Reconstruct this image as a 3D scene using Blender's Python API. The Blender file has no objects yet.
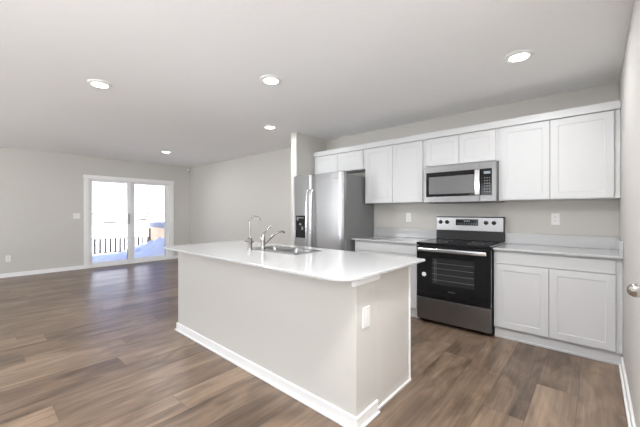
import bpy, bmesh, math, random
from mathutils import Vector, Matrix, noise as mnoise
random.seed(7)
SC = bpy.context.scene
COL = SC.collection
PI = math.pi

# ------------------------------------------------------------------ camera
cam_d = bpy.data.cameras.new('camera'); cam = bpy.data.objects.new('camera', cam_d); COL.objects.link(cam)
cam_d.sensor_width = 36; cam_d.lens = 310.5 * 36 / 640
cam_d.shift_y = -0.00225; cam_d.clip_start = 0.02; cam_d.clip_end = 900
cam.location = (0, 0, 1.2753); cam.rotation_euler = (PI / 2, 0, 0.725)
SC.camera = cam

# ------------------------------------------------------------------ world, sun, exposure
w = bpy.data.worlds.new('world'); SC.world = w; w.use_nodes = True
nt = w.node_tree; bg = nt.nodes['Background']
tc = nt.nodes.new('ShaderNodeTexCoord'); sep = nt.nodes.new('ShaderNodeSeparateXYZ')
rp = nt.nodes.new('ShaderNodeValToRGB')
rp.color_ramp.elements[0].position = 0.02; rp.color_ramp.elements[0].color = (1.0, 1.0, 1.0, 1)
rp.color_ramp.elements[1].position = 0.16; rp.color_ramp.elements[1].color = (0.004, 0.038, 0.17, 1)
nt.links.new(tc.outputs['Generated'], sep.inputs[0]); nt.links.new(sep.outputs[2], rp.inputs[0])
nt.links.new(rp.outputs[0], bg.inputs[0]); bg.inputs[1].default_value = 2.9
sun_d = bpy.data.lights.new('sun', 'SUN'); sun_d.energy = 22; sun_d.angle = 0.009; sun_d.color = (1, .98, .95)
sun = bpy.data.objects.new('sun', sun_d); COL.objects.link(sun)
sun.rotation_euler = Vector((-0.80, -0.04, -0.54)).to_track_quat('-Z', 'Y').to_euler()
sun.location = (5, -5, 12)
def area(name, loc, direction, sx, sy, power, color=(1, 1, 1)):
    d = bpy.data.lights.new(name, 'AREA'); d.shape = 'RECTANGLE'; d.size = sx; d.size_y = sy; d.energy = power; d.color = color
    o = bpy.data.objects.new(name, d); COL.objects.link(o); o.location = loc
    o.rotation_euler = Vector(direction).to_track_quat('-Z', 'Z').to_euler(); return o
# area lamps added as fill at the unseen, invented windows
YF = -3.2
area('fill_light_b', (-6.0, YF - 0.02, 1.45), (0, 1, 0), 2.1, 1.4, 50, (.93, .97, 1))
area('fill_light_c', (0.172 + 0.02, -1.15, 1.45), (-1, 0, 0), 2.1, 1.4, 78, (.93, .97, 1))
LAMP_POWER = 6.3
SC.view_settings.view_transform = 'Standard'; SC.view_settings.look = 'None'
SC.view_settings.gamma = 1; SC.view_settings.use_curve_mapping = False
SC.view_settings.exposure = 0.72

# ------------------------------------------------------------------ materials
MT = {}
def mat(name, col=(.8, .8, .8), rough=.5, metal=0, bump=0, bscale=60, stretch=(1, 1, 1), vary=0, spec=.5, coat=0, emit=0, trans=0, ior=1.45):
    m = bpy.data.materials.new(name); m.use_nodes = True; MT[name] = m
    nt = m.node_tree; N = nt.nodes; L = nt.links; b = N['Principled BSDF']
    b.inputs['Base Color'].default_value = (*col, 1); b.inputs['Roughness'].default_value = rough
    b.inputs['Metallic'].default_value = metal; b.inputs['Specular IOR Level'].default_value = spec
    b.inputs['Coat Weight'].default_value = coat; b.inputs['IOR'].default_value = ior
    b.inputs['Transmission Weight'].default_value = trans
    if emit:
        b.inputs['Emission Color'].default_value = (*col, 1); b.inputs['Emission Strength'].default_value = emit
    t = N.new('ShaderNodeTexCoord'); mp = N.new('ShaderNodeMapping'); mp.inputs['Scale'].default_value = stretch
    n = N.new('ShaderNodeTexNoise'); n.inputs['Scale'].default_value = bscale; n.inputs['Detail'].default_value = 4
    L.new(t.outputs['Object'], mp.inputs[0]); L.new(mp.outputs[0], n.inputs['Vector'])
    if bump:
        bu = N.new('ShaderNodeBump'); bu.inputs['Strength'].default_value = bump; bu.inputs['Distance'].default_value = .002
        L.new(n.outputs[0], bu.inputs['Height']); L.new(bu.outputs[0], b.inputs['Normal'])
    if vary:
        r = N.new('ShaderNodeMapRange'); r.inputs[3].default_value = 1 - vary; r.inputs[4].default_value = 1 + vary
        L.new(n.outputs[0], r.inputs[0])
        mx = N.new('ShaderNodeMix'); mx.data_type = 'RGBA'; mx.blend_type = 'MULTIPLY'; mx.inputs[0].default_value = 1
        mx.inputs[6].default_value = (*col, 1); L.new(r.outputs[0], mx.inputs[7]); L.new(mx.outputs[2], b.inputs['Base Color'])
    return m
mat('wall_paint', (.60, .582, .548), .85, bump=.15, bscale=180, vary=.01)
mat('ceiling_paint', (.92, .92, .92), .9, bump=.5, bscale=45, vary=.015)
mat('trim_white', (.87, .87, .865), .35, bump=.03, bscale=90)
mat('cabinet_white', (.65, .655, .66), .38, bump=.03, bscale=40)
mat('cabinet_end', (.63, .605, .57), .6, bump=.03, bscale=40)
mat('quartz', (.52, .522, .525), .09, bscale=300, vary=.02)
mat('steel', (.42, .42, .425), .32, 1, bump=.12, bscale=14, stretch=(1, 1, 45), vary=.06)
mat('steel_dark', (.27, .27, .272), .3, 1, bump=.12, bscale=14, stretch=(1, 1, 45), vary=.06)
mat('steel_bright', (.78, .78, .78), .18, 1, bump=.05, bscale=30)
mat('nickel', (.42, .395, .37), .22, 1, bump=.02, bscale=30)
mat('sink_steel', (.36, .36, .36), .28, 1, bump=.05, bscale=60)
mat('gray_paint', (.22, .22, .222), .45, bump=.15, bscale=350, vary=.03)
mat('black_glass', (.010, .010, .011), .06, bscale=50, vary=.02)
mat('black_plastic', (.012, .012, .012), .3, bump=.05, bscale=200)
mat('dark_gap', (.03, .03, .03), .8, bscale=10, vary=.05)
mat('oven_window', (.03, .03, .031), .10, bscale=10, vary=.05)
mat('rack_metal', (.30, .30, .30), .4, .6, bscale=10, vary=.05)
mat('microwave_window', (.17, .17, .17), .22, bscale=400, vary=.25)
mat('key_grey', (.25, .25, .26), .5, bscale=50, vary=.03)
mat('handle_grey', (.40, .40, .41), .5, bscale=50, vary=.03)
mat('display_glow', (.25, .30, .34), .3, emit=.15)
mat('plate_white', (.82, .81, .79), .35, bscale=50, vary=.01)
mat('slot_dark', (.12, .11, .10), .6, bscale=50, vary=.01)
mat('vinyl', (.86, .86, .86), .3, bscale=50, vary=.01)
mat('lamp_lens', (1, .97, .92), .4, emit=9)
mat('sticker', (.8, .8, .8), .5, bscale=80, vary=.04)
mat('deck_wood', (.42, .30, .20), .8, bump=.4, bscale=12, stretch=(1, 8, 1), vary=.25)
mat('rail_wood', (.10, .07, .05), .8, bump=.3, bscale=20, vary=.3)
mat('rail_cap', (.22, .24, .30), .8, bump=.3, bscale=20, vary=.3)
mat('pale_wood', (.62, .47, .34), .8, bump=.3, bscale=20, vary=.2)
mat('snow', (.86, .88, .90), .75, bump=.5, bscale=9, vary=.02)
mat('dirt', (.035, .028, .024), .9, bump=.5, bscale=3, vary=.3)
mat('siding', (.05, .045, .042), .8, bscale=3, vary=.1)
mat('bark', (.15, .11, .09), .9, bscale=8, vary=.2)
mat('roofing', (.02, .02, .02), .9, bscale=6, vary=.15)
# clear pane: mostly transparent with a faint surface reflection
def glass_mat():
    m = bpy.data.materials.new('pane_glass'); m.use_nodes = True; MT['pane_glass'] = m
    N = m.node_tree.nodes; L = m.node_tree.links; N.remove(N['Principled BSDF'])
    tr = N.new('ShaderNodeBsdfTransparent'); gl = N.new('ShaderNodeBsdfGlossy'); gl.inputs['Roughness'].default_value = .02
    fr = N.new('ShaderNodeFresnel'); fr.inputs[0].default_value = 1.35; mx = N.new('ShaderNodeMixShader')
    L.new(fr.outputs[0], mx.inputs[0]); L.new(tr.outputs[0], mx.inputs[1]); L.new(gl.outputs[0], mx.inputs[2])
    L.new(mx.outputs[0], N['Material Output'].inputs[0])
glass_mat()
def floor_mat():
    m = bpy.data.materials.new('plank_floor'); m.use_nodes = True; MT['plank_floor'] = m
    N = m.node_tree.nodes; L = m.node_tree.links; b = N['Principled BSDF']; b.inputs['Specular IOR Level'].default_value = .6
    def mt(op, a, b2=None, c=None):
        n = N.new('ShaderNodeMath'); n.operation = op
        for i, v in enumerate((a, b2, c)):
            if v is None: continue
            if isinstance(v, (int, float)): n.inputs[i].default_value = v
            else: L.new(v, n.inputs[i])
        return n.outputs[0]
    t = N.new('ShaderNodeTexCoord'); s = N.new('ShaderNodeSeparateXYZ'); L.new(t.outputs['Object'], s.inputs[0])
    X, Y = s.outputs[0], s.outputs[1]
    W, LN = .235, 1.55
    xr = mt('DIVIDE', mt('ADD', X, 0.089), W); row = mt('FLOOR', xr)
    wn = N.new('ShaderNodeTexWhiteNoise'); wn.noise_dimensions = '1D'; L.new(row, wn.inputs['W'])
    yr = mt('ADD', mt('DIVIDE', Y, LN), mt('MULTIPLY', wn.outputs['Value'], 7.3)); colm = mt('FLOOR', yr)
    cb = N.new('ShaderNodeCombineXYZ'); L.new(row, cb.inputs[0]); L.new(colm, cb.inputs[1])
    w2 = N.new('ShaderNodeTexWhiteNoise'); w2.noise_dimensions = '3D'; L.new(cb.outputs[0], w2.inputs['Vector'])
    pid = w2.outputs['Value']
    # grain, shifted per plank
    g = N.new('ShaderNodeCombineXYZ')
    L.new(mt('MULTIPLY', X, 30), g.inputs[0]); L.new(mt('MULTIPLY', Y, 1.0), g.inputs[1]); L.new(mt('MULTIPLY', pid, 60), g.inputs[2])
    n1 = N.new('ShaderNodeTexNoise'); n1.inputs['Scale'].default_value = 1; n1.inputs['Detail'].default_value = 6; n1.inputs['Roughness'].default_value = .65
    n1.inputs['Distortion'].default_value = .6
    L.new(g.outputs[0], n1.inputs['Vector'])
    g2 = N.new('ShaderNodeCombineXYZ')
    L.new(mt('MULTIPLY', X, 6), g2.inputs[0]); L.new(mt('MULTIPLY', Y, 1.7), g2.inputs[1]); L.new(mt('MULTIPLY', pid, 31), g2.inputs[2])
    n2 = N.new('ShaderNodeTexNoise'); n2.inputs['Scale'].default_value = 1; n2.inputs['Detail'].default_value = 3; n2.inputs['Distortion'].default_value = 1.2
    L.new(g2.outputs[0], n2.inputs['Vector'])
    f = mt('ADD', mt('ADD', mt('MULTIPLY', pid, .22), mt('MULTIPLY', n1.outputs[0], .62)), mt('MULTIPLY', n2.outputs[0], .85))
    # fine short pores
    g3 = N.new('ShaderNodeCombineXYZ')
    L.new(mt('MULTIPLY', X, 150), g3.inputs[0]); L.new(mt('MULTIPLY', Y, 5), g3.inputs[1]); L.new(mt('MULTIPLY', pid, 17), g3.inputs[2])
    n3 = N.new('ShaderNodeTexNoise'); n3.inputs['Scale'].default_value = 1; n3.inputs['Detail'].default_value = 4; L.new(g3.outputs[0], n3.inputs['Vector'])
    f = mt('SUBTRACT', mt('ADD', f, mt('MULTIPLY', n3.outputs[0], .22)), .42)
    r = N.new('ShaderNodeValToRGB'); e = r.color_ramp.elements
    e[0].position = .08; e[0].color = (.044, .029, .020, 1); e[1].position = .85; e[1].color = (.350, .250, .174, 1)
    x = e.new(.35); x.color = (.118, .080, .055, 1); x = e.new(.6); x.color = (.222, .155, .106, 1)
    L.new(f, r.inputs[0])
    fx = mt('FRACT', xr); fy = mt('FRACT', yr)
    ex = mt('MINIMUM', fx, mt('SUBTRACT', 1, fx)); ey = mt('MULTIPLY', mt('MINIMUM', fy, mt('SUBTRACT', 1, fy)), LN / W)
    ed = mt('MINIMUM', ex, ey)
    seam = N.new('ShaderNodeMapRange'); seam.inputs[1].default_value = 0; seam.inputs[2].default_value = .014
    seam.inputs[3].default_value = .55; seam.inputs[4].default_value = 1; L.new(ed, seam.inputs[0])
    mx = N.new('ShaderNodeMix'); mx.data_type = 'RGBA'; mx.blend_type = 'MULTIPLY'; mx.inputs[0].default_value = 1
    L.new(r.outputs[0], mx.inputs[6]); L.new(seam.outputs[0], mx.inputs[7]); L.new(mx.outputs[2], b.inputs['Base Color'])
    rr = N.new('ShaderNodeMapRange'); rr.inputs[3].default_value = .26; rr.inputs[4].default_value = .40; L.new(n1.outputs[0], rr.inputs[0])
    L.new(rr.outputs[0], b.inputs['Roughness'])
    bu = N.new('ShaderNodeBump'); bu.inputs['Strength'].default_value = .25; bu.inputs['Distance'].default_value = .001
    L.new(mt('ADD', mt('MULTIPLY', n1.outputs[0], .5), seam.outputs[0]), bu.inputs['Height']); L.new(bu.outputs[0], b.inputs['Normal'])
floor_mat()

# ------------------------------------------------------------------ helpers
def B(): return bmesh.new()
def bx(bm, x0, x1, y0, y1, z0, z1, bev=0, seg=2):
    r = bmesh.ops.create_cube(bm, size=1); vs = r['verts']
    for v in vs:
        v.co = Vector((x0 if v.co.x < 0 else x1, y0 if v.co.y < 0 else y1, z0 if v.co.z < 0 else z1))
    if bev:
        es = list({e for v in vs for e in v.link_edges})
        bmesh.ops.bevel(bm, geom=es, offset=bev, segments=seg, profile=.5, affect='EDGES')
    return bm
def box(*a, **k): return bx(B(), *a, **k)
def lathe(bm, prof, center, axis='Z', n=32, close=True):
    """prof: list of (radius, height) revolved about the axis through center"""
    rings = []
    for r, h in prof:
        ring = []
        for i in range(n):
            a = 2 * PI * i / n; c, s = r * math.cos(a), r * math.sin(a)
            p = {'Z': (c, s, h), 'Y': (c, h, s), 'X': (h, c, s)}[axis]
            ring.append(bm.verts.new(Vector(center) + Vector(p)))
        rings.append(ring)
    for a, b in zip(rings, rings[1:]):
        for i in range(n):
            j = (i + 1) % n; bm.faces.new((a[i], a[j], b[j], b[i]))
    if close:
        bm.faces.new(rings[0][::-1]); bm.faces.new(rings[-1])
    bmesh.ops.recalc_face_normals(bm, faces=bm.faces)
    return bm
def tube(bm, pts, rad, n=12):
    """rad: number or list; pts: list of points"""
    pts = [Vector(p) for p in pts]
    if not isinstance(rad, (list, tuple)): rad = [rad] * len(pts)
    rings = []; up = Vector((0.123, 0.31, 0.9)).normalized()
    for i, p in enumerate(pts):
        t = (pts[min(i + 1, len(pts) - 1)] - pts[max(i - 1, 0)]).normalized()
        a = t.cross(up).normalized(); b = t.cross(a).normalized(); up = -b if b.dot(up) < 0 else b
        up = b.cross(t).cross(t).normalized() if False else up
        rings.append([bm.verts.new(p + (a * math.cos(2 * PI * k / n) + b * math.sin(2 * PI * k / n)) * rad[i]) for k in range(n)])
    for r0, r1 in zip(rings, rings[1:]):
        for k in range(n):
            j = (k + 1) % n; bm.faces.new((r0[k], r0[j], r1[j], r1[k]))
    bm.faces.new(rings[0][::-1]); bm.faces.new(rings[-1])
    bmesh.ops.recalc_face_normals(bm, faces=bm.faces)
    return bm
def smooth_path(pts, n=8):
    P = [Vector(p) for p in pts]; P = [2 * P[0] - P[1]] + P + [2 * P[-1] - P[-2]]; out = []
    for i in range(1, len(P) - 2):
        for k in range(n):
            t = k / n; a, b, c, d = P[i - 1], P[i], P[i + 1], P[i + 2]
            out.append(.5 * ((2 * b) + (c - a) * t + (2 * a - 5 * b + 4 * c - d) * t * t + (3 * b - a - 3 * c + d) * t ** 3))
    out.append(P[-2]); return out
def wloc(o):
    v = Vector(o.location)
    while o.parent: o = o.parent; v += Vector(o.location)
    return v
def obj(name, bm, m, parent=None, smooth=False, origin=None):
    me = bpy.data.meshes.new(name)
    off = wloc(parent) if parent else Vector(origin or (0, 0, 0))
    bmesh.ops.translate(bm, verts=bm.verts, vec=-off)
    bm.to_mesh(me); bm.free(); me.materials.append(MT[m])
    if smooth:
        me.shade_smooth()
        try: me.set_sharp_from_angle(angle=math.radians(40))
        except Exception: pass
    o = bpy.data.objects.new(name, me); COL.objects.link(o)
    if parent: o.parent = parent
    else: o.location = off
    return o
def thing(name, label, cat, loc, group=None):
    o = bpy.data.objects.new(name, None); COL.objects.link(o); o.location = loc; o.empty_display_size = .1
    o['label'] = label; o['category'] = cat
    if group: o['group'] = group
    return o
def tag(o, label, cat, group=None, kind=None):
    o['label'] = label; o['category'] = cat
    if group: o['group'] = group
    if kind: o['kind'] = kind
    return o
def struct(name, bm, m, parent=None, label=None, smooth=False, cat=None):
    o = obj(name, bm, m, parent, smooth)
    if not parent: o['kind'] = 'structure'
    if label: o['label'] = label
    if cat: o['category'] = cat
    return o
def dup(root, loc, label=None):
    r = root.copy(); COL.objects.link(r); r.location = loc
    if label: r['label'] = label
    for ch in list(root.children):
        c = ch.copy(); COL.objects.link(c); c.parent = r
        for g in list(ch.children):
            d = g.copy(); COL.objects.link(d); d.parent = c
    return r

# ------------------------------------------------------------------ room dimensions
D, R, LW, H = 4.15, 0.172, -8.6, 2.535     # kitchen wall y, right wall x, far wall x, ceiling height
T = .12
# ---------------- structure
struct('sun_block_slab', box(R + T, 4.4, -3.6, 1.4, 2.50, 2.62), 'trim_white')  # unseen roof slab added to keep sun out of the right-hand window
fl = struct('floor', box(LW - T, R + T, YF - T, D + T, -.06, 0), 'plank_floor', label='brown wood-look plank floor with long grain', cat='floor')
struct('ceiling', box(LW - T, R + T, YF - T, D + T, H, H + .12), 'ceiling_paint', label='white lightly textured ceiling with recessed lights', cat='ceiling')
struct('wall_back', box(LW - T, R + T, D, D + T, 0, H), 'wall_paint', label='greige wall behind the kitchen cabinets', cat='wall')
struct('wall_stub', box(-3.655, -3.53, 3.424, D, 0, H), 'wall_paint', label='short greige wall stub left of the refrigerator', cat='wall')
# far wall with patio door opening
OY0, OY1, OZ1 = 1.785, 3.60, 2.045
bm = B()
bx(bm, LW - T, LW, YF - T, OY0, 0, H); bx(bm, LW - T, LW, OY1, D, 0, H); bx(bm, LW - T, LW, OY0, OY1, OZ1, H)
struct('wall_left', bm, 'wall_paint', label='greige far wall with the sliding patio door', cat='wall')
# right wall with a door opening close to the camera
DY0, DY1, DZ = 0.86, 1.78, 2.08
bm = B()
for a_ in ((YF - T, -2.25, 0, H), (-.05, DY0, 0, H), (-2.25, -.05, 0, .70), (-2.25, -.05, 2.20, H)): bx(bm, R, R + T, *a_)
bx(bm, R, R + T, DY1, D, 0, H); bx(bm, R, R + T, DY0, DY1, DZ, H)
struct('wall_right', bm, 'wall_paint', label='greige wall at the right edge beside the base cabinets', cat='wall')
# unseen wall behind the camera, two windows added to let light in
bm = B()
wins = [(-3.1, -0.9), (-7.1, -4.9)]
WZ0, WZ1 = .70, 2.20
xs = [LW - T, -7.1, -4.9, -3.1, -.9, R + T]
bx(bm, xs[0], xs[1], YF - T, YF, 0, H); bx(bm, xs[2], xs[3], YF - T, YF, 0, H); bx(bm, xs[4], xs[5], YF - T, YF, 0, H)
for a, b in wins: bx(bm, a, b, YF - T, YF, 0, WZ0); bx(bm, a, b, YF - T, YF, WZ1, H)
struct('wall_front', bm, 'wall_paint')
for i, (a, b) in enumerate(wins):
    bm = B(); t = .06
    bx(bm, a, a + t, YF - .1, YF - .04, WZ0, WZ1); bx(bm, b - t, b, YF - .1, YF - .04, WZ0, WZ1)
    bx(bm, a, b, YF - .1, YF - .04, WZ0, WZ0 + t); bx(bm, a, b, YF - .1, YF - .04, WZ1 - t, WZ1)
    wn = struct('window_%d' % (i + 1), bm, 'vinyl')
    obj('pane', box(a + t, b - t, YF - .075, YF - .07, WZ0 + t, WZ1 - t), 'pane_glass', wn)
bm = B(); t = .06
bx(bm, R + .04, R + .10, -2.25, -2.25 + t, .70, 2.20); bx(bm, R + .04, R + .10, -.05 - t, -.05, .70, 2.20)
bx(bm, R + .04, R + .10, -2.25, -.05, .70, .70 + t); bx(bm, R + .04, R + .10, -2.25, -.05, 2.20 - t, 2.20)
wn = struct('window_3', bm, 'vinyl')  # unseen window, invented to bring light in from the right
obj('pane', box(R + .07, R + .075, -2.25 + t, -.05 - t, .70 + t, 2.20 - t), 'pane_glass', wn)
# baseboards
BH = .083
def baseboard(bm, x0, x1, y0, y1, sx=0, sy=0):
    """body + quarter-round shoe on the side (sx, sy)"""
    bx(bm, x0, x1, y0, y1, 0, BH, .003, 1)
    sh = .012
    bx(bm, x0 - sh * (sx < 0), x1 + sh * (sx > 0), y0 - sh * (sy < 0), y1 + sh * (sy > 0), 0, .018, .005, 2)
bm = B(); baseboard(bm, LW, LW + .014, YF, 1.70, sx=1); baseboard(bm, LW, LW + .014, 3.685, D, sx=1)
struct('baseboard_left', bm, 'trim_white', cat='baseboard')
bm = B(); baseboard(bm, LW + .014, -3.655, D - .014, D, sy=-1); baseboard(bm, -3.669, -3.655, 3.424, D - .014, sx=-1)
struct('baseboard_back', bm, 'trim_white')
bm = B(); baseboard(bm, R - .014, R, DY1 + .065, 3.575, sx=-1); baseboard(bm, R - .014, R, YF, DY0 - .065, sx=-1)
struct('baseboard_right', bm, 'trim_white', label='white baseboard at the foot of the right wall', cat='baseboard')
# ---------------- door at the right (only its knob is in view)
dr = struct('door_1', box(R + .006, R + .042, DY0 + .004, DY1 - .004, .008, DZ - .004, .002), 'trim_white')
dr['label'] = 'white interior door in the right wall, its nickel knob at the photo edge'
bm = B()
for y0, y1, z0, z1 in ((DY0 + .12, DY1 - .12, 1.05, 1.95), (DY0 + .12, DY1 - .12, .2, .9)):
    for q in ((y0, y1, z0, z0 + .02), (y0, y1, z1 - .02, z1), (y0, y0 + .02, z0, z1), (y1 - .02, y1, z0, z1)):
        bx(bm, R + .001, R + .010, q[0], q[1], q[2], q[3], .003)
obj('door_panel_moulding', bm, 'trim_white', dr)
KY, KZ = 1.705, .973
bm = B()
lathe(bm, [(.031, 0), (.031, -.004), (.026, -.009), (.0125, -.012), (.0115, -.03), (.016, -.036), (.024, -.045), (.0268, -.056), (.0255, -.068), (.020, -.078), (.010, -.084), (.002, -.0855)],
      (R + .006, KY, KZ), 'X', 40)
kn = obj('door_knob', bm, 'nickel', dr, smooth=True); kn['label'] = 'brushed nickel door knob'
bm = B()
bx(bm, R - .016, R, DY0 - .062, DY0 + .004, 0, DZ + .062, .004); bx(bm, R - .016, R, DY1 - .004, DY1 + .062, 0, DZ + .062, .004)
bx(bm, R - .016, R, DY0, DY1, DZ - .004, DZ + .062, .004)
struct('trim_1', bm, 'trim_white')

# ---------------- patio door
bm = B(); cx0, cx1 = LW, LW + .018
CO = .085
bx(bm, cx0, cx1, 1.70, OY0 + .005, 0, 2.117, .004); bx(bm, cx0, cx1, OY1 - .005, 3.685, 0, 2.117, .004)
bx(bm, cx0, cx1 + .004, 1.69, 3.695, 2.035, 2.117, .004); 
struct('trim_2', bm, 'trim_white', label='white casing around the sliding patio door', cat='door casing')
bm = B(); fx0, fx1 = LW - .11, LW - .005
bx(bm, fx0, fx1, OY0, OY0 + .035, 0, OZ1); bx(bm, fx0, fx1, OY1 - .035, OY1, 0, OZ1)
bx(bm, fx0, fx1, OY0, OY1, OZ1 - .03, OZ1); bx(bm, fx0, LW + .015, OY0, OY1, 0, .045, .004)
pd = struct('door_2', bm, 'vinyl', label='white vinyl sliding glass patio door onto a snowy deck', cat='sliding door')
def sash(name, y0, y1, x0, x1, sl, sr):
    z0, z1 = .045, OZ1 - .03; bm = B()
    bx(bm, x0, x1, y0, y0 + sl, z0, z1, .004); bx(bm, x0, x1, y1 - sr, y1, z0, z1, .004)
    bx(bm, x0, x1, y0 + sl, y1 - sr, z0, z0 + .075, .003); bx(bm, x0, x1, y0 + sl, y1 - sr, z1 - .04, z1, .003)
    s = obj(name, bm, 'vinyl', pd)
    obj('glass_pane', box((x0 + x1) / 2 - .004, (x0 + x1) / 2 + .004, y0 + sl, y1 - sr, z0 + .075, z1 - .04), 'pane_glass', s)
    return s
s1 = sash('sliding_panel', OY0 + .035, 2.665, LW - .055, LW - .020, .045, .085)
s2 = sash('fixed_panel', 2.665, OY1 - .035, LW - .100, LW - .062, .085, .075)
bm = B(); hx = LW - .018
bx(bm, hx - .002, hx + .010, 2.60, 2.63, .98, 1.24, .004); tube(bm, smooth_path([(hx + .01, 2.615, 1.0), (hx + .04, 2.615, 1.03), (hx + .04, 2.615, 1.19), (hx + .01, 2.615, 1.22)], 5), .008, 8)
obj('door_handle', bm, 'handle_grey', s1, smooth=True)
for sp, yy, xx in ((s1, 2.5795, LW - .0195), (s2, 3.4895, LW - .0615)): obj('weatherstrip', box(xx, xx + .003, yy - .010, yy + .006, .12, OZ1 - .07), 'handle_grey', sp)
# outside ground, deck
# ------------------------------------------------------------------ kitchen: cabinets
def shaker(bm, x0, x1, z0, z1, yf, th=.020, fr=.060, flat=False):
    """door leaf facing -Y, front at yf"""
    if flat or (x1 - x0) < .16 or (z1 - z0) < .14: return bx(bm, x0, x1, yf, yf + th, z0, z1, .002)
    def rect(ix, iz, y): return [bm.verts.new((x0 + ix, y, z0 + iz)), bm.verts.new((x1 - ix, y, z0 + iz)), bm.verts.new((x1 - ix, y, z1 - iz)), bm.verts.new((x0 + ix, y, z1 - iz))]
    b_ = rect(0, 0, yf + th); o0 = rect(0, 0, yf + .002); o1 = rect(.002, .002, yf); i0 = rect(fr, fr, yf); i1 = rect(fr + .002, fr + .002, yf + .002)
    i2 = rect(fr + .004, fr + .004, yf + .0035); i3 = rect(fr + .010, fr + .010, yf + .0042)
    seq = [b_, o0, o1, i0, i1, i2, i3]
    for a, b in zip(seq, seq[1:]):
        for k in range(4):
            j = (k + 1) % 4; bm.faces.new((a[k], a[j], b[j], b[k]))
    bm.faces.new(i3); bm.faces.new(b_[::-1]); bmesh.ops.recalc_face_normals(bm, faces=bm.faces)
    return bm
G = .0025
def wall_cab(label, x0, x1, z0, z1, doors, dt=2.185):
    t = thing('wall_cabinet', label, 'cabinet', ((x0 + x1) / 2, D, z0), 'white wall cabinets above the counter')
    b = B(); bx(b, x0 + .0005, x1 - .0005, D - .305, D - .002, z0, z1, .001, 1)
    obj('body', b, 'cabinet_white', t)
    for a, c in doors: obj('door', shaker(B(), a, c, z0 + .006, dt, D - .3255), 'cabinet_white', t)
    return t
UT = 2.262
wall_cab('short white two-door wall cabinet above the refrigerator', -3.528, -2.522, 1.905, UT, [(-3.50, -3.032), (-3.027, -2.55)])
wall_cab('tall white two-door wall cabinet between refrigerator and microwave', -2.522, -1.618, 1.400, UT, [(-2.495, -2.0725), (-2.0675, -1.645)])
wall_cab('short white two-door wall cabinet directly above the microwave', -1.618, -.790, 1.840, UT, [(-1.592, -1.204), (-1.199, -.818)])
wall_cab('tall white two-door wall cabinet right of the microwave against right wall', -.790, R - .002, 1.400, UT, [(-.762, -.338), (-.333, .128)])
cr = B(); bx(cr, -3.529, R - .001, D - .338, D - .3065, 2.193, 2.268, .003)
tag(obj('crown_moulding', cr, 'cabinet_white'), 'flat white trim board along the tops of the wall cabinets', 'moulding')

def base_cab(label, x0, x1, cells, toe_shoe=True):
    t = thing('base_cabinet', label, 'cabinet', ((x0 + x1) / 2, D, 0), 'white base cabinets along the kitchen wall')
    b = B(); bx(b, x0, x1, 3.560, D - .002, .105, .893, .001, 1)
    obj('body', b, 'cabinet_white', t)
    b = B(); bx(b, x0 + .002, x1 - .001, 3.585, D - .05, .0, .105); bx(b, x0 + .002, x1 - .001, 3.573, 3.585, .0, .022, .004)
    obj('toe_kick', b, 'cabinet_white', t)
    for kind, a, c, z0, z1 in cells: obj(kind, shaker(B(), a, c, z0, z1, 3.540, flat=(kind == 'drawer_front')), 'cabinet_white', t)
    return t
base_cab('white base cabinet right of the range with one wide drawer over two doors', -.775, R - .002,
         [('drawer_front', -.752, .128, .760, .872), ('door', -.752, -.3215, .118, .752), ('door', -.3155, .128, .118, .752)])
base_cab('white base cabinet between refrigerator and range, mostly behind the island', -2.505, -1.572,
         [('drawer_front', -2.485, -1.595, .760, .872), ('door', -2.485, -2.045, .118, .752), ('door', -2.035, -1.595, .118, .752)])
# countertops
def counter(label, x0, x1, side):
    t = thing('countertop', label, 'countertop', ((x0 + x1) / 2, D, .894), 'white countertops along the kitchen wall')
    obj('slab', box(x0, x1, 3.502, D - .001, .894, .914, .004), 'quartz', t)
    obj('backsplash', box(x0, x1, D - .021, D - .001, .9145, 1.035, .003), 'quartz', t)
    if side: obj('side_splash', box(R - .022, R - .0005, 3.512, D - .0215, .9145, 1.035, .003), 'quartz', t)
counter('white quartz countertop right of the range with a side splash', -.775, R - .0005, True)
counter('white quartz countertop between the refrigerator and the range', -2.522, -1.572, False)

# ------------------------------------------------------------------ range
rg = thing('range', 'freestanding stainless steel electric range with black glass oven door', 'range', (-1.175, D, 0))
rx0, rx1, yf = -1.566, -.782, 3.478
bm = B(); bx(bm, rx0 + .004, rx1 - .004, yf + .035, D - .01, .035, .895, .003)
obj('body', bm, 'black_plastic', rg)
bm = B(); bx(bm, rx0, rx1, yf - .005, D - .075, .896, .926, .004)
obj('cooktop', bm, 'black_glass', rg)
for cx, cy, r in ((-1.38, 3.65, .105), (-.97, 3.65, .08), (-1.38, 3.9, .08), (-.97, 3.9, .105)):
    bm = lathe(B(), [(r, .9263), (r, .9268), (r - .003, .9268), (r - .003, .9263)], (cx, cy, 0), 'Z', 40, close=False)
    obj('burner_ring', bm, 'key_grey', rg)
for a_ in (rx0 - .001, rx1 - .010): obj('cooktop_trim', box(a_, a_ + .011, yf - .008, D - .075, .925, .929, .001, seg=1), 'steel_bright', rg)
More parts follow.
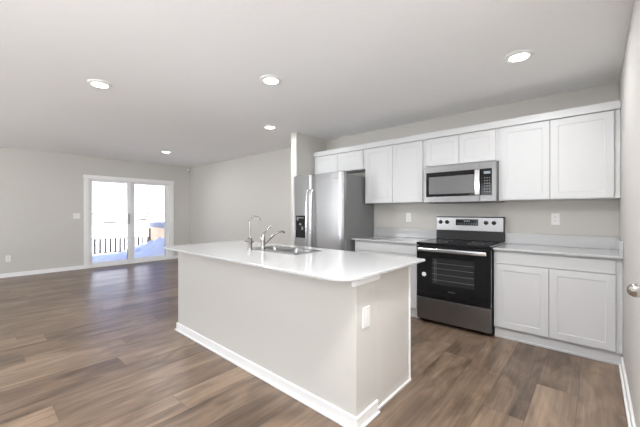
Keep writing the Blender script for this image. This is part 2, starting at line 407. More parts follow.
# oven door with a real window recess
bm = B(); z0, z1 = .298, .880; wx0, wx1, wz0, wz1 = -1.395, -.938, .462, .762
bx(bm, rx0 + .002, wx0, yf, yf + .034, z0, z1, .002); bx(bm, wx1, rx1 - .002, yf, yf + .034, z0, z1, .002)
bx(bm, wx0, wx1, yf, yf + .034, z0, wz0); bx(bm, wx0, wx1, yf, yf + .034, wz1, z1)
od = obj('oven_door', bm, 'black_glass', rg)
wdw = obj('oven_window', box(wx0, wx1, yf + .0205, yf + .030, wz0, wz1), 'oven_window', od)
bm = B()
for z in (.51, .575, .64, .70):
    tube(bm, [(wx0 + .01, yf + .016, z), (wx1 - .01, yf + .016, z)], .0022, 6)
for k in range(2): tube(bm, [(wx0 + .03 + k * .02, yf + .016, wz0 + .02), (wx0 + .03 + k * .02, yf + .016, wz1 - .02)], .0018, 6)
obj('oven_rack', bm, 'rack_metal', wdw)
bm = B(); hz = .848
bx(bm, rx0 + .03, rx1 - .035, yf - .048, yf - .030, hz - .020, hz + .022, .007, 3)
for x in (rx0 + .05, rx1 - .06): bx(bm, x - .012, x + .012, yf - .032, yf + .001, hz - .012, hz + .012, .003)
obj('door_handle', bm, 'steel_bright', od, smooth=True)
bm = B(); lathe(bm, [(.026, 0), (.026, -.001)], (-1.478, yf - .0005, .56), 'Y', 32)
st = obj('sticker', bm, 'sticker', od); st['label'] = 'round white sticker on the oven door'
bm = B()
for k in range(9): bx(bm, -1.205 + k * .0085, -1.205 + k * .0085 + .0055, yf - .0015, yf + .001, .392, .392 + (.013 if k in (0, 1, 3, 8) else .009))
obj('brand_badge', bm, 'steel_bright', od)
obj('storage_drawer', box(rx0 + .002, rx1 - .002, yf + .002, yf + .034, .045, .291, .005), 'steel_dark', rg)
for x in (rx0 + .05, rx1 - .05):
    for y in (yf + .07, D - .08): obj('foot', lathe(B(), [(.016, 0), (.016, .03), (.01, .03), (.01, .05)], (x, y, 0), 'Z', 12), 'black_plastic', rg)
# backguard
bm = B(); bx(bm, rx0 + .002, rx1 - .002, D - .075, D - .005, .926, 1.218, .004)
bk = obj('backguard', bm, 'black_plastic', rg)
obj('control_panel', box(rx0 + .006, rx1 - .006, D - .083, D - .0755, 1.045, 1.208, .003), 'steel', bk)
obj('display', box(-1.315, -1.055, D - .086, D - .0835, 1.110, 1.186, .001, seg=1), 'black_glass', bk)
bm = B()
for k in range(4): bx(bm, -1.215 + k * .018, -1.205 + k * .018, D - .0872, D - .0861, 1.155, 1.173)
for r_ in range(2):
    for k in range(9): bx(bm, -1.300 + k * .027, -1.286 + k * .027, D - .0872, D - .0861, 1.122 + r_ * .014, 1.126 + r_ * .014)
obj('display_digit', bm, 'display_glow', bk)
for x in (-1.505, -1.422, -.968, -.885):
    bm = B(); lathe(bm, [(.024, 0), (.024, -.008), (.019, -.012), (.018, -.028), (.014, -.031)], (x, D - .0835, 1.147), 'Y', 28)
    bx(bm, x - .0035, x + .0035, D - .1195, D - .112, 1.130, 1.164, .001, 1)
    obj('knob', bm, 'black_plastic', bk, smooth=True)

# ------------------------------------------------------------------ over-the-range microwave
mw = thing('microwave', 'stainless steel over-the-range microwave mounted above the range', 'microwave', (-1.19, D, 1.39))
mx0, mx1, my, mz0, mz1 = -1.590, -.792, 3.745, 1.388, 1.822
mz1 = 1.828
bm = B(); bx(bm, mx0 + .002, mx1 - .002, my + .03, D - .003, mz0, mz1, .003)
obj('body', bm, 'gray_paint', mw)
bm = B()
xd = -.957
gx0, gx1, gz0, gz1 = -1.563, -.835, 1.462, 1.752
bx(bm, mx0, xd, my, my + .029, gz1, mz1, .003); bx(bm, mx0, xd, my, my + .029, mz0 + .004, gz0, .003); bx(bm, mx0, gx0, my, my + .029, gz0, gz1)
md = obj('door', bm, 'steel_dark', mw)
bm = B(); bx(bm, gx0, xd, my + .002, my + .028, gz0, gz1)
obj('door_glass', bm, 'black_glass', md)
obj('window_screen', box(-1.530, -1.005, my + .0005, my + .0018, 1.492, 1.700), 'microwave_window', md)
bm = B()
bx(bm, xd + .002, mx1, my, my + .029, gz1, mz1, .003); bx(bm, xd + .002, mx1, my, my + .029, mz0 + .004, gz0, .003); bx(bm, gx1, mx1, my, my + .029, gz0, gz1)
mc = obj('control_frame', bm, 'steel_dark', mw)
obj('keypad', box(xd + .002, gx1, my + .002, my + .028, gz0, gz1), 'black_glass', mc)
obj('display', box(-.915, -.850, my + .0008, my + .0016, 1.695, 1.722), 'display_glow', mc)
bm = B()
for r_ in range(6):
    for c_ in range(3): bx(bm, -.912 + c_ * .024, -.900 + c_ * .024, my + .0008, my + .0018, 1.495 + r_ * .030, 1.505 + r_ * .030)
obj('key', bm, 'key_grey', mc)
bm = B(); P = []
for k in range(13):
    s_ = k / 12; z = 1.470 + s_ * .275; P.append((-.972, my - .034 - .010 * math.sin(PI * s_), z))
for (x, y, z), (x2, y2, z2) in zip(P, P[1:]):
    vs = [bm.verts.new(c) for c in ((x - .026, y, z), (x + .022, y + .004, z), (x + .022, y + .014, z), (x - .026, y + .012, z), (x - .026, y2, z2), (x + .022, y2 + .004, z2), (x + .022, y2 + .014, z2), (x - .026, y2 + .012, z2))]
    for f_ in ((0, 1, 5, 4), (1, 2, 6, 5), (2, 3, 7, 6), (3, 0, 4, 7)): bm.faces.new([vs[i] for i in f_])
    if z == P[0][2]: bm.faces.new(vs[:4])
    if z2 == P[-1][2]: bm.faces.new(vs[4:])
bmesh.ops.remove_doubles(bm, verts=bm.verts, dist=1e-5); bmesh.ops.recalc_face_normals(bm, faces=bm.faces)
bx(bm, -.985, -.962, my - .030, my + .003, 1.478, 1.495); bx(bm, -.985, -.962, my - .030, my + .003, 1.722, 1.738)
obj('handle', bm, 'steel_bright', md, smooth=True)
bm = B()
for k in range(10): bx(bm, -1.215 + k * .0075, -1.210 + k * .0075, my - .001, my + .001, 1.785, 1.793)
obj('brand_badge', bm, 'key_grey', md)
bm = B(); bx(bm, mx0 + .05, mx1 - .05, my + .05, D - .1, mz0 - .006, mz0 - .0005)
obj('bottom_vent', bm, 'black_plastic', mw)

# ------------------------------------------------------------------ refrigerator
rf = thing('refrigerator', 'stainless steel side-by-side refrigerator with black water dispenser beside the wall stub', 'refrigerator', (-3.03, D, 0))
fx0, fx1, fy, ft = -3.526, -2.545, 3.345, 1.826
obj('body', box(fx0 + .004, fx1 - .004, fy + .082, D - .03, .03, 1.800, .004), 'gray_paint', rf)
bm = B(); bx(bm, fx0 + .012, fx1 - .012, fy + .072, fy + .0815, .07, 1.795)
obj('door_gasket', bm, 'dark_gap', rf)
sx = -3.128
def fdoor(x0, x1):
    # gently crowned front
    bm = B(); n = 14; zt, zb = ft, .075; rows = []
    def prof():
        pts = []
        for k in range(n + 1):
            s_ = k / n; x = x0 + (x1 - x0) * s_; edge = min(s_, 1 - s_) * (x1 - x0)
            y = fy + .010 * (2 * s_ - 1) ** 2 * .25
            if edge < .012: y += .012 * (1 - edge / .012) ** 2
            pts.append((x, y))
        return pts + [(x1, fy + .071), (x0, fy + .071)]
    P = prof(); a = [bm.verts.new((x, y, zb)) for x, y in P]; b = [bm.verts.new((x, y, zt)) for x, y in P]
    for k in range(len(P)):
        j = (k + 1) % len(P); bm.faces.new((a[k], a[j], b[j], b[k]))
    bm.faces.new(a[::-1]); bm.faces.new(b); bmesh.ops.recalc_face_normals(bm, faces=bm.faces)
    return bm
d1 = obj('freezer_door', fdoor(fx0, sx - .003), 'steel', rf, smooth=True)
d2 = obj('refrigerator_door', fdoor(sx + .003, fx1), 'steel', rf, smooth=True)
for dd, x in ((d1, sx - .045), (d2, sx + .045)):
    bm = B(); P = [(x, fy + .004, 1.60), (x, fy - .045, 1.575), (x, fy - .060, 1.45), (x, fy - .068, 1.15), (x, fy - .066, .95), (x, fy - .060, .66), (x, fy - .045, .53), (x, fy + .004, .505)]
    tube(bm, smooth_path(P, 6), .0155, 14)
    obj('handle', bm, 'steel_bright', dd, smooth=True)
bm = B(); q0, q1, r0, r1 = -3.452, -3.262, .885, 1.222
for a in ((q0, q0 + .012, r0, r1), (q1 - .012, q1, r0, r1), (q0, q1, r0, r0 + .014), (q0, q1, r1 - .095, r1)): bx(bm, a[0], a[1], fy - .012, fy + .012, a[2], a[3], .002)
bx(bm, q0, q1, fy - .003, fy + .010, r0, r1)
dp = obj('water_dispenser', bm, 'black_glass', d1)
obj('dispenser_paddle', box(-3.372, -3.335, fy - .014, fy - .004, 1.075, 1.105, .004), 'key_grey', dp)
obj('dispenser_paddle', box(-3.330, -3.296, fy - .013, fy - .004, 1.005, 1.055, .004), 'key_grey', dp)
obj('dispenser_button', box(-3.425, -3.395, fy - .0135, fy - .0121, 1.15, 1.20, .0005), 'key_grey', dp)
bm = B(); bx(bm, -3.43, -3.28, fy - .0125, fy - .0119, 1.185, 1.19); obj('dispenser_label', bm, 'plate_white', dp)
bm = B(); bx(bm, -2.70, -2.63, fy - .001, fy + .006, 1.738, 1.75, .001, 1); obj('brand_badge', bm, 'key_grey', d2)
bm = B(); bx(bm, fx0 + .01, fx1 - .01, fy + .03, fy + .071, .012, .068); obj('kick_grille', bm, 'black_plastic', rf)
bm = B(); bx(bm, fx1 - .11, fx1 - .03, fy + .03, fy + .14, 1.8265, 1.842, .004); obj('hinge_cover', bm, 'gray_paint', rf)
bm = B(); bx(bm, fx0 + .03, fx0 + .11, fy + .03, fy + .14, 1.8265, 1.842, .004); obj('hinge_cover', bm, 'gray_paint', rf)
for x in (fx0 + .06, fx1 - .06):
    for y in (fy + .15, D - .12): obj('foot', lathe(B(), [(.02, 0), (.02, .031)], (x, y, 0), 'Z', 12), 'black_plastic', rf)

# ------------------------------------------------------------------ island
ix0, ix1, iyf, iyb = -3.372, -1.042, 1.494, 2.218
ps = 1.722      # where the half wall ends and the cabinet begins
isl = thing('kitchen_island', 'long kitchen island with greige drywall sides and white baseboard', 'kitchen island', ((ix0 + ix1) / 2, 1.9, 0))
obj('half_wall', box(ix0, ix1, iyf, ps, 0, .893, .003), 'wall_paint', isl)
bm = B(); bx(bm, ix0 + .012, ix0 + .030, ps, iyb - .02, .10, .893); bx(bm, ix1 - .034, ix1 - .016, ps, iyb - .02, .10, .893)
bx(bm, ix0 + .03, ix1 - .034, ps, iyb - .02, .10, .118); bx(bm, ix0 + .03, ix1 - .034, ps, ps + .012, .118, .893)
obj('cabinet_body', bm, 'cabinet_white', isl)
ep = obj('end_panel', box(ix1 - .0158, ix1 - .010, ps + .0015, iyb - .021, .0, .892, .001, seg=1), 'cabinet_end', isl)
obj('end_panel', box(ix0 + .004, ix0 + .0115, ps + .0015, iyb - .021, .0, .892, .001, seg=1), 'cabinet_end', isl)
obj('corner_stile', box(ix1 - .030, ix1 - .003, iyb - .0205, iyb, .0, .886, .001, seg=1), 'trim_white', isl)
bm = B(); tk = .014
bx(bm, ix0 - tk, ix1 + tk, iyf - tk, iyf, 0, BH, .003, 1); bx(bm, ix1, ix1 + tk, iyf, ps, 0, BH, .003, 1); bx(bm, ix0 - tk, ix0, iyf, ps, 0, BH, .003, 1)
sh = .026
bx(bm, ix0 - sh, ix1 + sh, iyf - sh, iyf - tk, 0, .018, .005); bx(bm, ix1 + tk, ix1 + sh, iyf - tk, ps + .004, 0, .018, .005); bx(bm, ix0 - sh, ix0 - tk, iyf - tk, ps + .004, 0, .018, .005)
obj('baseboard', bm, 'trim_white', isl)
obj('shoe_moulding', box(ix1 - .0098, ix1 + .002, ps + .006, iyb, 0, .018, .004), 'trim_white', isl)
obj('top_cleat', box(ix1 + .0005, ix1 + .026, iyf - .05, ps, .850, .893, .004), 'trim_white', isl)
obj('top_cleat', box(ix0 - .016, ix0 - .0005, iyf, ps, .852, .893, .002), 'trim_white', isl)
# kitchen-side doors of the island
for k in range(4):
    a = ix0 + .035 + k * .567; obj('door', shaker(B(), a, a + .560, .112, .865, iyb - .0, .0, .06) if False else box(a, a + .56, iyb - .0195, iyb, .112, .868, .002), 'cabinet_white', isl)
obj('toe_kick', box(ix0 + .02, ix1 - .05, iyb - .09, iyb - .075, 0, .10), 'trim_white', isl)
# island countertop with rounded corners and a sink cut-out
cx0, cx1, cy0, cy1 = -3.412, -.980, 1.3176, 2.3385
SX0, SX1, SY0, SY1 = -2.565, -1.90, 1.815, 2.175
def rrect(x0, x1, y0, y1, rr, n=10):
    """ccw outline, rr = radii for (x0y0, x1y0, x1y1, x0y1)"""
    out = []
    for (cx, cy, r, a0) in ((x0 + rr[0], y0 + rr[0], rr[0], PI), (x1 - rr[1], y0 + rr[1], rr[1], 1.5 * PI), (x1 - rr[2], y1 - rr[2], rr[2], 0), (x0 + rr[3], y1 - rr[3], rr[3], .5 * PI)):
        for k in range(n + 1):
            a = a0 + k / n * PI / 2; out.append((cx + r * math.cos(a), cy + r * math.sin(a)))
    return out
def plate(outer, hole, z0, z1, ease=.004):
    bm = B()
    def ring(pts, z): return [bm.verts.new((x, y, z)) for x, y in pts]
    def band(a, b):
        for k in range(len(a)):
            j = (k + 1) % len(a); bm.faces.new((a[k], a[j], b[j], b[k]))
    n = len(outer); C = (sum(p[0] for p in outer) / n, sum(p[1] for p in outer) / n)
    def shrink(pts, e):
        res = []
        for i in range(len(pts)):
            p, q, s_ = Vector(pts[i - 1]), Vector(pts[i]), Vector(pts[(i + 1) % len(pts)])
            t = (s_ - p).normalized(); res.append((q.x - t.y * e, q.y + t.x * e))
        return res
    inn = shrink(outer, ease)
    t1 = ring(inn, z1); t0 = ring(outer, z1 - ease); b0 = ring(outer, z0 + ease); b1 = ring(inn, z0)
    band(t0, t1); band(b0, t0); band(b1, b0)
    ht = ring(hole, z1); hb = ring(hole, z0); band(hb, ht)
    def bridge(a, b):   # outline of same point count
        band(a, b)
    bridge(t1, ht); bridge(hb, b1)
    bmesh.ops.recalc_face_normals(bm, faces=bm.faces); return bm
outer = rrect(cx0, cx1, cy0, cy1, (.15, .15, .012, .012)); hole = rrect(SX0 + .018, SX1 - .018, SY0 + .018, SY1 - .018, (.03,) * 4)
ict = obj('island_countertop', plate(outer, hole, .894, .914), 'quartz', origin=((cx0 + cx1) / 2, 1.83, .894))
tag(ict, 'long white quartz countertop with rounded corners on the island', 'countertop')
# sink: rim with faucet ledge + two bowls
sk = thing('kitchen_sink', 'double-bowl stainless steel drop-in sink in the island countertop', 'sink', ((SX0 + SX1) / 2, 2.0, .914))
def bowl(x0, x1, y0, y1, zt, depth):
    bm = B(); rings = []
    for ins, z, r in ((0, zt, .045), (.004, zt - .02, .045), (.012, zt - depth + .03, .045), (.022, zt - depth + .008, .04), (.045, zt - depth, .03)):
        rings.append([bm.verts.new((x, y, z)) for x, y in rrect(x0 + ins, x1 - ins, y0 + ins, y1 - ins, (r,) * 4, 6)])
    for a, b in zip(rings, rings[1:]):
        for k in range(len(a)):
            j = (k + 1) % len(a); bm.faces.new((a[k], b[k], b[j], a[j]))
    bm.faces.new(rings[-1]); return bm
by0, by1 = SY0 + .072, SY1 - .022; mid = (SX0 + SX1) / 2
bws = [(SX0 + .025, mid - .012), (mid + .012, SX1 - .025)]
bm = B()
zt = .9185
# rim strips around bowls with softened outer edge
def flat(x0, x1, y0, y1): bx(bm, x0, x1, y0, y1, .9145, zt, .0012, 1)
flat(SX0, SX1, SY0, by0 + .002); flat(SX0, SX1, by1 - .002, SY1); flat(SX0, bws[0][0] + .002, by0, by1); flat(bws[1][1] - .002, SX1, by0, by1); flat(bws[0][1] - .002, bws[1][0] + .002, by0, by1)
# corner webs so bowls look rounded
obj('rim', bm, 'sink_steel', sk)
for a, b in bws:
    bo = obj('bowl', bowl(a, b, by0, by1, zt - .001, .17), 'sink_steel', sk, smooth=True)
    m_ = bo.modifiers.new('thickness', 'SOLIDIFY'); m_.thickness = .0015; m_.offset = 1
    obj('drain', lathe(B(), [(.044, 0), (.044, .003), (.036, .004), (.034, .001), (.004, .001)], ((a + b) / 2, (by0 + by1) / 2, zt - .170), 'Z', 24), 'steel_bright', bo, smooth=True)
# faucet
FX, FY, FZ = -2.368, 1.852, zt + .0005
fc = thing('faucet', 'low chrome single-lever faucet at the sink edge', 'faucet', (FX, FY, FZ))
bm = B(); lathe(bm, [(.030, 0), (.030, .006), (.022, .010), (.021, .07), (.023, .085), (.023, .118), (.018, .132), (.006, .137)], (FX, FY, FZ), 'Z', 28)
obj('body', bm, 'nickel', fc, smooth=True)
sd = Vector((.05, 1.0, 0)).normalized()
P = [Vector((FX, FY, FZ + .045)) + sd * a + Vector((0, 0, b)) for a, b in ((.0, 0), (.04, .025), (.11, .075), (.18, .108), (.235, .116), (.262, .104))]
bm = B(); pp = smooth_path(P, 6); tube(bm, pp, [.0135 - .003 * k / len(pp) for k in range(len(pp) - 2)] + [.0125, .0125], 14)
obj('spout', bm, 'nickel', fc, smooth=True)
P = [Vector((FX, FY, FZ + .130)) + sd * a + Vector((0, 0, b)) for a, b in ((.0, 0), (.006, .020), (.040, .050), (.095, .084))]
bm = B(); tube(bm, smooth_path(P, 5), [.013 - .0075 * k / 15 for k in range(16)], 12)
obj('lever', bm, 'nickel', fc, smooth=True)
# filtered-water tap
TX, TY, TZ = -2.462, 1.771, .9145
wt = thing('drinking_water_tap', 'tall thin gooseneck drinking water tap left of the faucet', 'faucet', (TX, TY, TZ))
bm = B(); lathe(bm, [(.026, 0), (.026, .004), (.021, .008), (.021, .095), (.023, .098), (.023, .112), (.012, .120)], (TX, TY, TZ), 'Z', 28)
obj('body', bm, 'nickel', wt, smooth=True)
bm = B(); P = [Vector((TX, TY, TZ + .115))] + [Vector((TX, TY, TZ + .115 + .145 * k / 3)) for k in (1, 2, 3)]
rad = .062
for k in range(1, 11):
    a = PI * k / 10 * .92; P.append(Vector((TX, TY, TZ + .26)) + Vector((.05, 1, 0)).normalized() * (rad - rad * math.cos(a)) + Vector((0, 0, rad * math.sin(a))))
tube(bm, smooth_path(P, 3), .0052, 10); obj('spout', bm, 'nickel', wt, smooth=True)
bm = B(); tube(bm, [(TX - .018, TY - .006, TZ + .075), (TX - .052, TY - .018, TZ + .082)], [.006, .0045], 10)
obj('lever', bm, 'nickel', wt, smooth=True)
obj('valve_knob', tube(B(), [(TX + .018, TY + .01, TZ + .078), (TX + .030, TY + .017, TZ + .080)], .011, 12), 'nickel', wt, smooth=True)

# ------------------------------------------------------------------ outlets and switches
def outlet_thing(label, loc, facing):
    """facing: '-Y', '+X'"""
    t = thing('wall_outlet', label, 'outlet', loc, 'white duplex outlets'); a, c = .037, .061
    def fb(w0, w1, d0, d1, z0, z1, bev=.0015):
        x, y, z = loc
        return box(x + w0, x + w1, y - d1, y - d0, z + z0, z + z1, bev, seg=1) if facing == '-Y' else box(x + d0, x + d1, y + w0, y + w1, z + z0, z + z1, bev, seg=1)
    pl_ = obj('cover_plate', fb(-a, a, .0004, .006, -c, c, .002), 'plate_white', t)
    for s in (-1, 1):
        rc = obj('receptacle', fb(-.017, .017, .006, .0085, s * .021 - .015, s * .021 + .015), 'plate_white', t)
        b = B(); x, y, z = loc
        for w_ in (-.007, .007):
            z0 = z + s * .021 - .004
            if facing == '-Y': bx(b, x + w_ - .0015, x + w_ + .0015, y - .0090, y - .0082, z0, z0 + .011)
            else: bx(b, x + .0082, x + .0090, y + w_ - .0015, y + w_ + .0015, z0, z0 + .011)
        obj('slot', b, 'slot_dark', rc)
    return t
outlet_thing('white wall outlet above the counter right of the range', (-.316, D, 1.200), '-Y')
outlet_thing('white wall outlet between the refrigerator and the range', (-1.990, D, 1.198), '-Y')
outlet_thing('low white wall outlet at far left of the patio door wall', (LW, .500, .366), '+X')
t = thing('wall_outlet', 'white rectangular outlet plate on the narrow end of the island', 'outlet', (ix1, 1.592, .642), 'white duplex outlets')
cp = obj('cover_plate', box(ix1 + .0004, ix1 + .008, 1.553, 1.631, .580, .702, .002), 'plate_white', t)
obj('receptacle', box(ix1 + .008, ix1 + .0095, 1.575, 1.609, .608, .674, .001, seg=1), 'plate_white', cp)
t = thing('light_switch', 'white light switch on the wall left of the patio door', 'switch', (LW, 1.575, 1.190))
obj('cover_plate', box(LW + .0004, LW + .006, 1.513, 1.637, 1.128, 1.252, .002), 'plate_white', t)
for k in (-1, 1): obj('rocker', box(LW + .006, LW + .010, 1.575 + k * .024 - .016, 1.575 + k * .024 + .016, 1.157, 1.223, .001), 'plate_white', t)
# corner sensor
t = thing('motion_sensor', 'small white motion sensor high in the far corner', 'sensor', (LW, D - .06, 2.44))
bm = B(); bx(bm, LW + .001, LW + .045, D - .095, D - .030, 2.40, 2.49, .010, 3); obj('housing', bm, 'plate_white', t, smooth=True)
bm = B(); bx(bm, LW + .0452, LW + .050, D - .083, D - .042, 2.405, 2.43, .002); obj('lens', bm, 'key_grey', t)

# ------------------------------------------------------------------ recessed lights
LL = [((-.458, 2.931), 'recessed ceiling light nearest the right wall, above the range aisle'),
      ((-3.630, .847), 'recessed ceiling light at far left, over the living area'),
      ((-2.304, 1.899), 'larger of two recessed ceiling lights above the island faucet'),
      ((-3.581, 2.933), 'recessed ceiling light just left of the wall stub by the refrigerator'),
      ((-6.679, 2.709), 'recessed ceiling light farthest away, near the patio door')]
first = None
for (x, y), lab in LL:
    if first is None:
        t = thing('recessed_light', lab, 'ceiling light', (x, y, H), 'recessed ceiling lights')
        bm = B(); lathe(bm, [(.104, 0), (.102, -.006), (.092, -.012), (.070, -.018), (.068, -.014), (.068, -.001)], (x, y, H), 'Z', 48, close=False)
        obj('trim_ring', bm, 'trim_white', t, smooth=True)
        bm = B(); lathe(bm, [(.0675, -.004), (.0675, -.016), (.04, -.019), (.004, -.020)], (x, y, H), 'Z', 40)
        obj('lens', bm, 'lamp_lens', t, smooth=True)
        ld = bpy.data.lights.new('lamp_glow', 'AREA'); ld.shape = 'DISK'; ld.size = .13; ld.energy = LAMP_POWER; ld.color = (.98, .985, 1)
        lo = bpy.data.objects.new('lamp_glow', ld); COL.objects.link(lo); lo.parent = t; lo.location = (0, 0, -.024)
        first = t
    else: dup(first, (x, y, H), lab)

# unseen fill lamp, shaped as a flush mount, added to brighten the kitchen
KX, KYY = -.458, .90
t = thing('aisle_fill_lamp', 'unseen round fill light added above the aisle at the near end of the island', 'ceiling light', (KX, KYY, H))
bm = B(); lathe(bm, [(.215, 0), (.215, -.03), (.205, -.035), (.205, -.002)], (KX, KYY, H), 'Z', 48, close=False); obj('housing', bm, 'trim_white', t, smooth=True)
bm = B(); lathe(bm, [(.203, -.010), (.203, -.045), (.15, -.062), (.005, -.068)], (KX, KYY, H), 'Z', 48); obj('lens', bm, 'lamp_lens', t, smooth=True)
ld = bpy.data.lights.new('fill_glow', 'AREA'); ld.shape = 'DISK'; ld.size = .38; ld.energy = 28; ld.color = (.98, .985, 1)
lo = bpy.data.objects.new('fill_glow', ld); COL.objects.link(lo); lo.parent = t; lo.location = (0, 0, -.075)

# ------------------------------------------------------------------ outside: deck, rail, snow, far field
DZ0 = -.12
dk = thing('wooden_deck', 'wooden deck outside the patio door, mostly under snow', 'deck', (-10.4, 2.4, DZ0))
bm = B(); xb = -12.15
while xb < LW - T - .01:
    bx(bm, xb, xb + .138, -.6, 4.45, DZ0 - .03, DZ0, .003, 1); xb += .143
obj('deck_boards', bm, 'deck_wood', dk)
bm = B(); bx(bm, -12.15, -8.74, -.6, -.56, DZ0 - .25, DZ0 - .031); bx(bm, -12.15, -8.74, 4.41, 4.45, DZ0 - .25, DZ0 - .031); bx(bm, -12.15, -12.11, -.56, 4.41, DZ0 - .25, DZ0 - .031)
obj('deck_frame', bm, 'deck_wood', dk)
for y in (-.5, 1.95, 4.35): obj('deck_post', box(-12.08, -11.98, y - .05, y + .05, -1.6, DZ0 - .031), 'deck_wood', dk)
RX, RY = -12.05, 4.33
rl = thing('deck_railing', 'dark wooden deck railing with snow on top along the far deck edge', 'railing', (RX, 2.0, DZ0))
bal = None
y = -.45; k = 0
while y < RY - .08:
    if bal is None:
        bal = obj('baluster', box(RX - .018, RX + .018, y - .026, y + .026, DZ0 + .08, .66, .003, seg=1), 'rail_wood', rl); y0b = y
    else:
        c = bal.copy(); COL.objects.link(c); c.parent = rl; c.location = (0, y - y0b, 0)
    y += .142
obj('bottom_rail', box(RX - .02, RX + .02, -.55, RY + .03, DZ0 + .045, DZ0 + .08), 'rail_wood', rl)
obj('top_rail', box(RX - .03, RX + .03, -.55, RY + .03, .66, .70), 'snow', rl)
obj('face_board', box(RX + .019, RX + .045, -.55, RY - .05, .40, .66, .003), 'snow', rl)
b1 = None
for k in range(33):
    yy = -.45 + k * .142
    if b1 is None: b1 = obj('bolt', lathe(B(), [(.016, .045), (.016, .05)], (RX, yy, .63), 'X', 8), 'rail_wood', rl)
    else:
        c = b1.copy(); COL.objects.link(c); c.parent = rl; c.location = (0, yy + .45, 0)
for yy in (-.5, 1.92, RY): obj('post', box(RX - .045, RX + .045, yy - .045, yy + .045, DZ0, .70), 'rail_wood', rl)
# lumpy snow mesh helper
def snow_strip(x0, x1, y0, y1, z0, hfun, nx, ny):
    bm = B(); V = [[bm.verts.new((x0 + (x1 - x0) * i / nx, y0 + (y1 - y0) * j / ny, z0 + hfun(x0 + (x1 - x0) * i / nx, y0 + (y1 - y0) * j / ny, i / nx, j / ny))) for j in range(ny + 1)] for i in range(nx + 1)]
    W_ = [[bm.verts.new((v.co.x, v.co.y, z0)) for v in row] for row in V]
    for i in range(nx):
        for j in range(ny):
            bm.faces.new((V[i][j], V[i + 1][j], V[i + 1][j + 1], V[i][j + 1])); bm.faces.new((W_[i][j], W_[i][j + 1], W_[i + 1][j + 1], W_[i + 1][j]))
    for i in range(nx):
        bm.faces.new((V[i][0], W_[i][0], W_[i + 1][0], V[i + 1][0])); bm.faces.new((V[i][ny], V[i + 1][ny], W_[i + 1][ny], W_[i][ny]))
    for j in range(ny):
        bm.faces.new((V[0][j], V[0][j + 1], W_[0][j + 1], W_[0][j])); bm.faces.new((V[nx][j], W_[nx][j], W_[nx][j + 1], V[nx][j + 1]))
    bmesh.ops.recalc_face_normals(bm, faces=bm.faces); return bm
nz = lambda x, y, s=1: mnoise.noise(Vector((x * s, y * s, 3.7)))
cap = obj('snow_cap', snow_strip(RX - .055, RX + .055, -.55, RY - .02, .7005, lambda x, y, u, v: .02 + .10 * math.sin(PI * min(max(u, .001), .999)) ** .5 * (1 + .35 * nz(x, y, 3)), 6, 90), 'snow', rl, smooth=True)
# side railing (returns to the house on the right), pale boards, grey cap
sr = thing('side_railing', 'pale boarded deck side railing with grey-blue cap at the right of the deck', 'railing', (-10.4, RY, DZ0))
bm0 = None; x = RX + .15
while x < LW - T - .1:
    if bm0 is None:
        bm0 = obj('baluster', box(x - .03, x + .03, RY - .018, RY + .018, DZ0 + .08, .74, .003, seg=1), 'pale_wood', sr); xb0 = x
    else:
        c = bm0.copy(); COL.objects.link(c); c.parent = sr; c.location = (x - xb0, 0, 0)
    x += .142
obj('bottom_rail', box(RX + .06, LW - T - .02, RY - .02, RY + .02, DZ0 + .045, DZ0 + .08), 'pale_wood', sr)
obj('top_rail', box(RX + .06, LW - T - .02, RY - .05, RY + .05, .74, .92, .005), 'rail_cap', sr)
# snow lying on the deck: thin sheet + drift against the side railing
def dh(x, y, u, v):
    e = min(1, min(u, 1 - u) * 14) ** .5 * min(1, min(v, 1 - v) * 18) ** .5
    drift = (.30 + .22 * max(0, x + 11.5)) * math.exp(-((y - 4.25) / .75) ** 2) * (.85 + .2 * math.sin(x * 9))
    return max(.004, e * (.045 + .035 * nz(x, y, 1.1) + .03 * nz(x, y, 4) + drift + .05 * nz(x, y, 6) * drift / .3))
ds = obj('deck_snow', snow_strip(-11.98, -9.05, -.5, 4.27, DZ0 + .001, dh, 60, 90), 'snow', smooth=True)
tag(ds, 'snow lying in blue shade on the deck, drifted against the side railing', 'snow', kind='stuff')
# open snowy ground falling away behind the deck
def gh(x, y, u, v):
    d = max(0, -x - 13)
    return 1.1 * min(1, max(0, (d - 25) / 120)) + .22 * nz(x, y, .05) * min(1, d / 20) + .05 * nz(x, y, .3)
gr = B(); nx, ny = 70, 60; V = []
for i in range(nx + 1):
    d = (i / nx) ** 2.6 * 420; xx = -8.74 - d; row = []
    for j in range(ny + 1):
        yy = -60 + (j / ny - .1) * (90 + d * 1.8); row.append(gr.verts.new((xx, yy, -1.55 + gh(xx, yy, 0, 0))))
    V.append(row)
for i in range(nx):
    for j in range(ny): gr.faces.new((V[i][j], V[i][j + 1], V[i + 1][j + 1], V[i + 1][j]))
bmesh.ops.recalc_face_normals(gr, faces=gr.faces)
go = obj('snow_ground', gr, 'snow', smooth=True); go['kind'] = 'structure'
def gz(x, y): return -1.55 + gh(x, y, 0, 0)
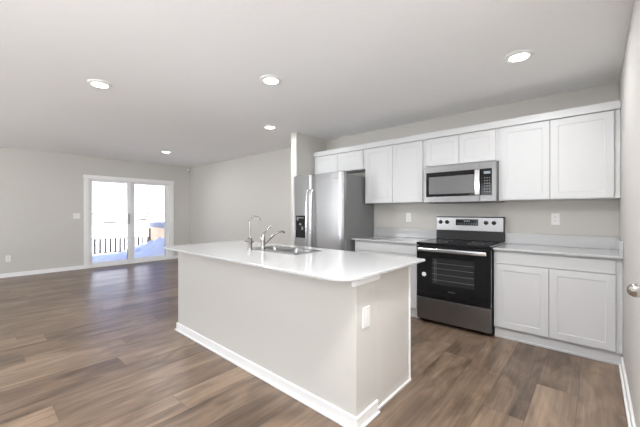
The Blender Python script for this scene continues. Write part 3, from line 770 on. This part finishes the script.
# bare earth banks and low snow-roofed houses far away
def at(u, dist):
    k = (u - 320) / 310.5; c, s = math.cos(.725), math.sin(.725); t = dist / (s - k * c)
    return (-dist, t * (c + k * s))
def bank(u, dist, ln, ht, lab):
    x, y = at(u, dist); bm = B(); n = 24; pr = []
    for k in range(n + 1):
        s_ = k / n; hh = ht * (math.sin(PI * s_) ** .6) * (1 + .4 * nz(s_ * 9, dist)); pr.append((y - ln / 2 + ln * s_, max(hh, .02)))
    wd = ht * 2.5; a = [bm.verts.new((x + wd, p[0], gz(x, y) - .15)) for p in pr]; b = [bm.verts.new((x, p[0], gz(x, y) + p[1])) for p in pr]; c = [bm.verts.new((x - wd, p[0], gz(x, y) - .15)) for p in pr]
    for k in range(n): bm.faces.new((a[k], a[k + 1], b[k + 1], b[k])); bm.faces.new((b[k], b[k + 1], c[k + 1], c[k]))
    for k in (0, n): bm.faces.new((a[k], b[k], c[k]))
    bm.faces.new([*a, *c[::-1]])
    bmesh.ops.recalc_face_normals(bm, faces=bm.faces)
    tag(obj('earth_bank', bm, 'dirt', smooth=True, origin=(x, y, gz(x, y))), lab, 'earth bank', 'bare earth banks in the snow')
bank(97, 62, 2.5, .34, 'thin brown earth bank in the snow behind left end of railing')
bank(112, 80, 5, .36, 'thin brown earth bank seen through the middle of the left door panel')
bank(119.5, 48, 1.4, .36, 'short dark earth bank beside the door handle stile')
bank(142, 95, 5, .45, 'thin brown earth bank seen through left of the right door panel')
bank(154, 58, 3, .34, 'long thin brown earth bank above the side railing')
def house(u, dist, wy, h, lab):
    x, y = at(u, dist); z = gz(x, y); t = thing('distant_house', lab, 'house', (x, y, z), 'distant houses beyond the field')
    obj('wall', box(x - 4, x + 4, y - wy / 2, y + wy / 2, z - .3, z + h), 'siding', t)
    bm = B(); e = .5; v = [bm.verts.new(c) for c in ((x - 4 - e, y - wy / 2 - e, z + h), (x + 4 + e, y - wy / 2 - e, z + h), (x + 4 + e, y + wy / 2 + e, z + h), (x - 4 - e, y + wy / 2 + e, z + h), (x, y - wy / 2 - e, z + h + 2), (x, y + wy / 2 + e, z + h + 2))]
    for f_ in ((0, 3, 2, 1), (1, 2, 5, 4), (3, 0, 4, 5), (0, 1, 4), (2, 3, 5)): bm.faces.new([v[i] for i in f_])
    bmesh.ops.recalc_face_normals(bm, faces=bm.faces); obj('roof', bm, 'snow', t)
    for k in (-.25, .25): obj('window', box(x + 4.0, x + 4.05, y + wy * k - .8, y + wy * k + .8, z + h * .35, z + h * .7), 'roofing', t)
bank(93.5, 40, 1.0, .22, 'small dark earth bank at the far left of the left door panel')
bank(105, 130, 7, .6, 'distant earth bank left of centre in the left door panel')
bank(149, 130, 6, .6, 'distant earth bank above the corner of the deck railing')
bank(160, 75, 4, .35, 'low earth bank at the right side of the right door panel')
house(93.5, 230, 11, 1.3, 'low distant house at the left edge of the left door panel')
house(156, 300, 14, 1.0, 'small distant house seen through the right door panel')
house(144, 340, 16, .9, 'faintest distant house seen right of the middle door frame')
